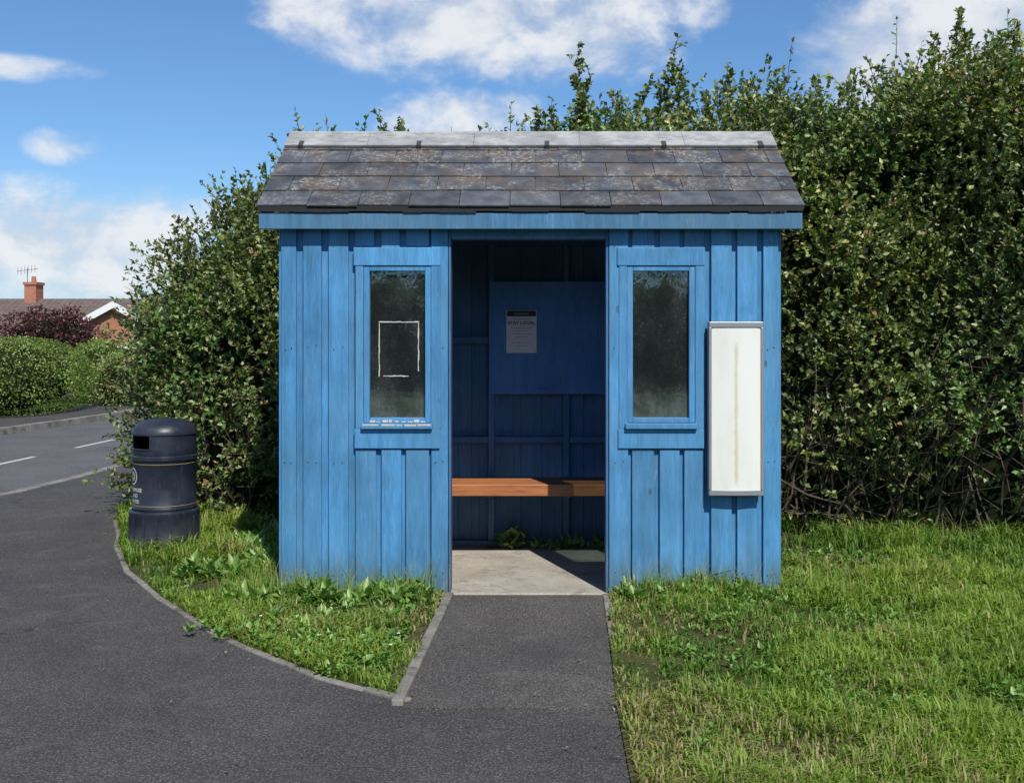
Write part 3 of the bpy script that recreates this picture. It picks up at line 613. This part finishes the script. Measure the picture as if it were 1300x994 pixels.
def glass():
    m,t,o=newmat('dirty_glass'); c=t.coord(); tr=t.node('ShaderNodeBsdfTransparent'); tr.inputs[0].default_value=(.46,.52,.50,1)
    gl=t.node('ShaderNodeBsdfGlossy'); gl.inputs['Roughness'].default_value=.03; gl.inputs[0].default_value=(.9,.95,1,1)
    n0=t.noise(c,9,3); t.l.new(t.bump(n0,.05,.01),gl.inputs['Normal'])
    m1=t.node('ShaderNodeMixShader'); m1.inputs[0].default_value=.12; t.l.new(tr.outputs[0],m1.inputs[1]); t.l.new(gl.outputs[0],m1.inputs[2])
    df=t.node('ShaderNodeBsdfDiffuse'); df.inputs[0].default_value=(.30,.33,.32,1); n=t.noise(t.mapping(c,(1,1,.7)),5,5,.7); sp=t.ramp(t.noise(c,130,2,.6),.66,.72,0,.5)
    sx=t.node('ShaderNodeSeparateXYZ'); t.l.new(c,sx.inputs[0]); low=t.ramp(sx.outputs[2],.98,1.25,.22,0)
    f=t.math('ADD',t.ramp(n,.35,.8,.03,.08),t.math('MULTIPLY',t.math('ADD',sp,low),t.ramp(n,.4,.6,.2,.8)),clamp=True)
    m2=t.node('ShaderNodeMixShader'); t.l.new(f,m2.inputs[0]); t.l.new(m1.outputs[0],m2.inputs[1]); t.l.new(df.outputs[0],m2.inputs[2]); t.l.new(m2.outputs[0],o.inputs[0]); return m
M_glass=glass()
window(-.921,-.599,True); window(.568,.894,False)
mb=MB(); ta,tb_,tz0,tz1=px(481),px(532),1.235,1.548
def bits(x0,x1,z0,z1,hor):
    n=9
    for i in range(n):
        w_=random.uniform(.0035,.0075); o_=random.uniform(-.0012,.0012)
        if random.random()<.08: continue
        if hor: mb.box(x0+(x1-x0)*i/n,x0+(x1-x0)*(i+1)/n,-.0005,.0025,z0+o_,z0+o_+w_)
        else: mb.box(x0+o_,x0+o_+w_,-.0005,.0025,z0+(z1-z0)*i/n,z0+(z1-z0)*(i+1)/n)
bits(ta,tb_,tz1-.006,0,True); bits(ta+.008,tb_-.06,tz0,0,True); bits(ta,0,tz0,tz1-.01,False); bits(tb_-.006,0,tz0+.03,tz1-.01,False)
mb.obj('tape_residue',simple('tape',(.5,.5,.46),.7,.6,60),sh)
mb=MB(); mb.box(DL,DL+.012,-.02,.09,0.013,DZ); mb.box(DRt-.014,DRt,-.02,.09,0.013,DZ); mb.box(DL+.013,DRt-.015,-.012,.09,DZ-.02,DZ); mb.obj('door_lining',M_int,sh,bevel=.002)
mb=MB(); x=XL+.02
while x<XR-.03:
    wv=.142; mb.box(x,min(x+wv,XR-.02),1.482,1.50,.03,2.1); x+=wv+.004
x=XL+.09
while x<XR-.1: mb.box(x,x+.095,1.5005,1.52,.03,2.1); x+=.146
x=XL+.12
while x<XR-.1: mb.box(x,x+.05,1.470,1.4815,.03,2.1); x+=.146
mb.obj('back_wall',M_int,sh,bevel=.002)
mb=MB()
for x in (-.80,-.28,.24,.76): mb.box(x-.022,x+.022,1.42,1.469,.05,2.1)
for z in (1.44,.747): 
    for a,b in ((-1.38,-.8225),(-.7775,-.3025),(-.2575,.2175),(.2625,.7375),(.7825,1.36)): mb.box(a,b,1.425,1.4685,z-.022,z+.022)
mb.box(-1.38,1.36,1.41,1.469,.013,.0495)
for X in (-1.375,1.335):
    for y in (.1,.5,.95): mb.box(X,X+.04,y,y+.045,.013,2.08)
    mb.box(X+.003,X+.037,.146,1.4,.73,.77)
mb.box(-1.38,DL-.02,.0245,.06,.013,.05); mb.box(DRt+.02,1.36,.0245,.06,.013,.05)
mb.box(-1.38,1.36,.03,.08,2.04,2.10); mb.box(-1.38,1.36,1.42,1.469,2.1005,2.15)
mb.obj('frame_studs',M_int,sh,bevel=.003)
mb=MB(); mb.box(XL+.019,XL+.024,.03,1.46,.03,2.1); mb.box(XR-.024,XR-.019,.03,1.46,.03,2.1)
for a,b,c,d in [(XL+.03,wl[0],.05,2.04),(wl[0]+.001,wl[1],.05,WZ0),(wl[0]+.001,wl[1],WZ1,2.04),(wl[1]+.001,DL-.005,.05,2.04),(DRt+.005,wr[0],.05,2.04),(wr[0]+.001,wr[1],.05,WZ0),(wr[0]+.001,wr[1],WZ1,2.04),(wr[1]+.001,XR-.03,.05,2.04)]: mb.box(a,b,.0185,.024,c,d)
mb.obj('inner_lining',M_int,sh)
mb=MB(); mb.box(XL-.0,XR,-.03,1.53,-.05,.012); mb.obj('concrete_floor',M_conc,sh,bevel=.006)
LS=math.hypot(.85,.53); cs,sn=.85/LS,.53/LS; EY,EZ=-.10,2.183
def slope(side):
    def f(x,s,n):
        y=EY+s*cs-n*sn; z=EZ+s*sn+n*cs
        if side<0: y=1.5-y
        return (x,y,z)
    return f
RX0,RX1=-1.537,1.525
mb=MB()
for side in (1,-1):
    f=slope(side)
    for r in range(5):
        s0=.2*r-.012; W=.283; x=RX0-(W/2 if r%2 else 0)
        while x<RX1-.01:
            a=max(x,RX0); b=min(x+W,RX1)
            if b-a>.02:
                a+=.002; b-=.002; j=random.uniform(-.006,.006); tl=random.uniform(-.002,.002); e=min(s0+.37,1.0)
                lich=.08 if r==0 and random.random()<.6 else (.45 if r==0 else random.uniform(.55,1)); tone=random.random()*(1 if r else 1.25)
                vs=[(a,s0+j,.013+tl),(b,s0+j,.013-tl),(b,e,0),(a,e,0),(a,s0+j,.021+tl),(b,s0+j,.021-tl),(b,e,.007),(a,e,.007)]
                bb=mb.verts([f(*v_) for v_ in vs],(tone,lich,0,1))
                for q in [(0,3,2,1),(4,5,6,7),(0,1,5,4),(1,2,6,5),(2,3,7,6),(3,0,4,7)]: mb.f.append(tuple(bb+i for i in (q if side>0 else q[::-1]))); mb.m.append(0)
            x+=W
mb.obj('roof_slates',M_slate,sh)
mb=MB()
for side in (1,-1):
    f=slope(side); mb.box(RX0+.015,RX1-.015,.0,LS-.02,-.022,-.004,xf=f)
    for i in range(30):
        a=RX0+.01+(RX1-RX0-.02)*i/30; b=RX0+.01+(RX1-RX0-.02)*(i+1)/30; y=EY-.012 if side>0 else 1.5-EY+.012
        d0=random.uniform(.02,.032); mb.box(a,b,min(y,y+.006*side),max(y,y+.006*side),EZ-d0,EZ+.006)
mb.obj('roofing_felt',M_black,sh)
mb=MB(); rzt=EZ+.53
segs=[RX0+.005,-1.02,-.36,.30,.95,RX1-.005]
for i in range(len(segs)-1):
    a,b=segs[i]+.001,segs[i+1]-.001
    for side in (1,-1):
        f=slope(side); mb.box(a,b,LS-.185,LS+.004,.026,.038,xf=f)
    mb.tube((a,.75,rzt+.038),(b,.75,rzt+.038),.014,.014,10,cap=True)
mb.obj('ridge_capping',M_ridge,sh)
mb=MB()
for x in (-1.43,-.70,.095,.82,1.42):
    f=slope(1); mb.box(x-.014,x+.014,LS-.20,LS-.13,.0385,.044,xf=f); mb.box(x-.014,x+.014,LS-.205,LS-.198,.012,.044,xf=f)
mb.obj('ridge_clips',simple('clip_metal',(.05,.05,.05),.6,.4),sh)
mb=MB(); mb.box(RX0+.012,RX1-.012,EY-.002,EY+.02,2.062,2.152)
mb.box(RX0+.012,RX1-.012,1.58,1.602,2.062,2.172)
mb.box(RX0+.03,RX1-.03,EY+.0205,-.0005-.029,2.085,2.10)
for X in (RX0+.014,RX1-.036):
    for side in (1,-1):
        f=slope(side); mb.box(X,X+.022,.012,LS-.01,-.145,-.024,xf=f)
mb.obj('fascia_boards',M_blue2,sh,bevel=.003)

# ------------------------------------------------------------ bench, board, notice
be=empty('wooden_bench',(0,1.1,0))
def wood():
    m,t,o=newmat('bench_wood'); c=t.coord(); g=t.noise(t.mapping(c,(.08,1,1)),60,5,.6,.5); n=t.noise(c,3,4)
    col=t.mix(t.ramp(g,.3,.7),(.30,.10,.036),(.46,.18,.065)); col=t.mix(t.ramp(n,.5,.75,0,.5),col,(.22,.085,.045))
    principled(t,o,col,.45,t.bump(g,.2,.003)); return m
M_wood=wood()
mb=MB()
for y0,y1 in ((.90,.945),(.955,1.06),(1.075,1.18),(1.195,1.30)):
    mb.box(-1.36,1.34,y0,y1,.43 if y0==.90 else .475,.505)
mb.obj('seat_slats',M_wood,be,bevel=.005)
mb=MB()
for x in (-.8,-.28,.24,.76): mb.box(x-.02,x+.02,.95,1.415,.415,.474)
for x in (-1.0,.9): mb.box(x-.03,x+.03,.96,1.02,.013,.4145)
mb.obj('bearers',M_int,be,bevel=.003)
nb=empty('notice_board',(.15,1.41,1.45))
mb=MB(); mb.box(-.297,.64,1.402,1.4195,1.065,1.846); mb.obj('plywood_panel',M_panel,nb,bevel=.003)
pn=empty('paper_notice',(-.07,1.4,1.5))
M_paper=simple('paper',(.86,.83,.86),.7,.03,6); M_ink=simple('ink',(.02,.02,.025),.6,.1); M_pw=simple('paper_white_print',(.7,.7,.7),.6,.05)
mb=MB(); mb.box(-.176,.034,1.3985,1.3995,1.351,1.648); mb.obj('sheet',M_paper,pn)
mb=MB(); mb.box(-.172,.030,1.3965,1.398,1.604,1.644); mb.obj('header_band',M_ink,pn)
def put_text(txt,size,xc,z,y,mat,bold,parent,nm):
    v,f=text_mesh(txt,size,bold); m_=MB(); m_.v=[(a[0]+xc,y,a[1]+z) for a in v]; m_.f=f; m_.c=[(.5,.5,.5,1)]*len(v); m_.m=[0]*len(f); return m_.obj(nm,mat,parent)
put_text('Help control the virus',.0135,-.071,1.583,1.3978,M_ink,False,pn,'line_text')
put_text('STAY LOCAL',.032,-.071,1.549,1.3978,M_ink,True,pn,'headline_text')
put_text('Coronavirus',.02,-.071,1.617,1.3955,M_pw,False,pn,'header_text')
for i,s_ in enumerate(['Please do not travel out of your area','unless you really need to','Keep your distance from other people','Wash your hands often','Wear a face covering where you can','Thank you for your help']):
    put_text(s_,.0095,-.071,1.522-.021*i-(.02 if i>3 else 0),1.3978,M_ink,False,pn,'line_text')
mb=MB()
for x,z in ((-.168,1.64),(.027,1.64),(-.168,1.357),(.027,1.357)): mb.box(x-.003,x+.003,1.394,1.3963,z-.003,z+.003)
mb.obj('drawing_pins',M_gold,pn)
pts=[(random.uniform(-.2,.5),random.uniform(1.26,1.38),random.uniform(.5,1.1)) for _ in range(46)]+[(random.uniform(-.22,-.05),1.34,1.5) for _ in range(8)]
weeds('ivy',pts,.075,7,(.15,.26,.07),flat=1.1)
# ------------------------------------------------------------ wall light box
lb=empty('wall_light_panel',(1.145,-.05,1.05))
M_grey=simple('grey_aluminium',(.27,.28,.29),.45,.15,8,metal=.3)
def diffuser():
    m,t,o=newmat('opal_diffuser'); c=t.coord(); n=t.noise(t.mapping(c,(1,1,.2)),9,5,.65); sx=t.node('ShaderNodeSeparateXYZ'); t.l.new(c,sx.inputs[0])
    seam=t.math('ABSOLUTE',t.math('SUBTRACT',sx.outputs[0],1.143)); sm=t.ramp(t.math('ADD',seam,t.math('MULTIPLY',t.math('SUBTRACT',t.noise(c,30,4),.5),.02)),.0,.017,.65,0)
    sm=t.math('MULTIPLY',sm,t.ramp(t.math('ABSOLUTE',t.math('SUBTRACT',sx.outputs[2],1.03)),.36,.42,1,.0))
    col=t.mix(t.ramp(n,.4,.75,0,.4),(.74,.735,.68),(.58,.56,.48)); col=t.mix(sm,col,(.50,.44,.28))
    principled(t,o,col,.4,t.bump(n,.05,.004)); return m
a,b=.998,1.292
mb=MB()
prof=[(-1+2*i/12) for i in range(13)]
ys=[-.085-.012*(1-p*p) for p in prof]
vs0=[(a+.008+(b-a-.016)*(p+1)/2,y,.60) for p,y in zip(prof,ys)]; vs1=[(x,y,1.515) for x,y,_ in vs0]
bb=mb.verts(vs0+vs1,(.5,.5,.5,1))
for i in range(12): mb.f.append((bb+i,bb+i+1,bb+14+i,bb+13+i)); mb.m.append(0)
mb.obj('diffuser',diffuser(),lb,smooth=True)
mb=MB(); mb.box(a-.006,b+.006,-.093,-.0285,1.5155,1.545); mb.box(a-.006,b+.006,-.093,-.0285,.570,.5995)
mb.box(a-.007,a+.010,-.093,-.0285,.600,1.515); mb.box(b-.010,b+.007,-.093,-.0285,.600,1.515); mb.box(a+.0105,b-.0105,-.04,-.0285,.600,1.515)
mb.obj('housing',M_grey,lb,bevel=.005)
for z0,z1,nm in ((1.515,1.540,'top_cap'),(.575,.6,'bottom_cap')):
    mb=MB(); mb.prism([(a,-.0935)]+[(x,y-.006) for x,y,_ in vs0[1:-1]]+[(b,-.0935)],z0,z1); mb.obj(nm,M_grey,lb)

# ------------------------------------------------------------ litter bin
BX,BY=-2.49,1.24; bn=empty('litter_bin',(BX,BY,0))
mb=MB()
lathe(mb,[(.0,.0),(.238,.0),(.240,.02),(.238,.05),(.231,.06),(.226,.27),(.231,.285),(.231,.305),(.222,.315),(.212,.318)],BX,BY)
for i in range(16):
    an=2*math.pi*i/16+.1; c_,s_=math.cos(an),math.sin(an); r0=.222
    def xf(x,y,z,c_=c_,s_=s_): return (BX+c_*x-s_*y,BY+s_*x+c_*y,z)
    mb.box(r0,.234,-.006,.006,.062,.272,xf=xf)
mb.obj('base',M_bin,bn)
mb=MB(); lathe(mb,[(.204,.316),(.209,.325),(.209,.335),(.206,.34),(.206,.655),(.210,.662),(.216,.668),(.216,.69),(.211,.696),(.203,.70)],BX,BY,64)
mb.obj('body',M_bin,bn)
for nm,r,z in (('lower_gold_band',.2067,.352),('upper_gold_band',.2067,.640)):
    mb=MB(); lathe(mb,[(r,z),(r+.0006,z+.0005),(r+.0006,z+.0025),(r,z+.003)],BX,BY,64); mb.obj(nm,M_gold,bn)
n=64; A0,A1=185,262
def sk(k,i):
    an=360*(i+.5)/n; return k in (2,3) and (A0<an<A1)
mb=MB(); lathe(mb,[(.205,.70),(.207,.71),(.207,.745),(.208,.79),(.208,.838),(.214,.842),(.214,.856),(.205,.880),(.184,.908),(.152,.929),(.10,.944),(.05,.950),(0.001,.952)],BX,BY,n,skip=sk)
lathe(mb,[(.196,.70),(.196,.745),(.192,.748),(.192,.835),(.198,.84)],BX,BY,n,skip=lambda k,i:k in(1,2) and A0-2<360*(i+.5)/n<A1+2)
for an in (A0,A1):
    a_=math.radians(an); mb.tube((BX+.205*math.cos(a_),BY+.205*math.sin(a_),.742),(BX+.205*math.cos(a_),BY+.205*math.sin(a_),.843),.008,.008,8)
for z in (.742,.842):
    for k in range(12):
        a0=math.radians(A0+(A1-A0)*k/12);a1=math.radians(A0+(A1-A0)*(k+1)/12); mb.tube((BX+.206*math.cos(a0),BY+.206*math.sin(a0),z),(BX+.206*math.cos(a1),BY+.206*math.sin(a1),z),.007,.007,6)
mb.obj('hood',M_bin,bn)
mb=MB(); lathe(mb,[(.001,.56),(.18,.56),(.185,.735)],BX,BY,32); mb.obj('inner_liner',M_black,bn)
def curved(txt,size,ang,z,nm,mat,bold=False):
    v,f=text_mesh(txt,size,bold); m_=MB(); r=.2072
    for (x_,y_,_) in v:
        a_=math.radians(ang)+x_/r; m_.v.append((BX+r*math.cos(a_),BY+r*math.sin(a_),z+y_))
    m_.f=f; m_.c=[(.5,.5,.5,1)]*len(v); m_.m=[0]*len(f); m_.obj(nm,mat,bn)
curved('COMPOSE',.034,222,.452,'printed_text',M_offwhite_print,True); curved('AND',.034,222,.412,'printed_text',M_offwhite_print,True); curved('INVITE',.034,222,.372,'printed_text',M_offwhite_print,True)
mb=MB(); r=.2072
for k in range(36):
    a0,a1=2*math.pi*k/36,2*math.pi*(k+1)/36
    def P_(rr,a): 
        th=math.radians(214)+rr*math.cos(a)/r; return (BX+r*math.cos(th),BY+r*math.sin(th),.555+rr*math.sin(a))
    mb.face([P_(.050,a0),P_(.060,a0),P_(.060,a1),P_(.050,a1)])
    if k%3: mb.face([P_(.012,a0),P_(.034,a0),P_(.034,a1),P_(.012,a1)])
mb.obj('printed_emblem',M_offwhite_print,bn)
for o in bpy.data.objects:
    if o.parent==bn and o.type=='MESH':
        for v_ in o.data.vertices: v_.co.z*=.96
        if o.name.split('.')[0] in('hood','body','base'):
            for p in o.data.polygons: p.use_smooth=True
            md=o.modifiers.new('e','EDGE_SPLIT'); md.split_angle=math.radians(35)
print('done',len(bpy.data.objects))
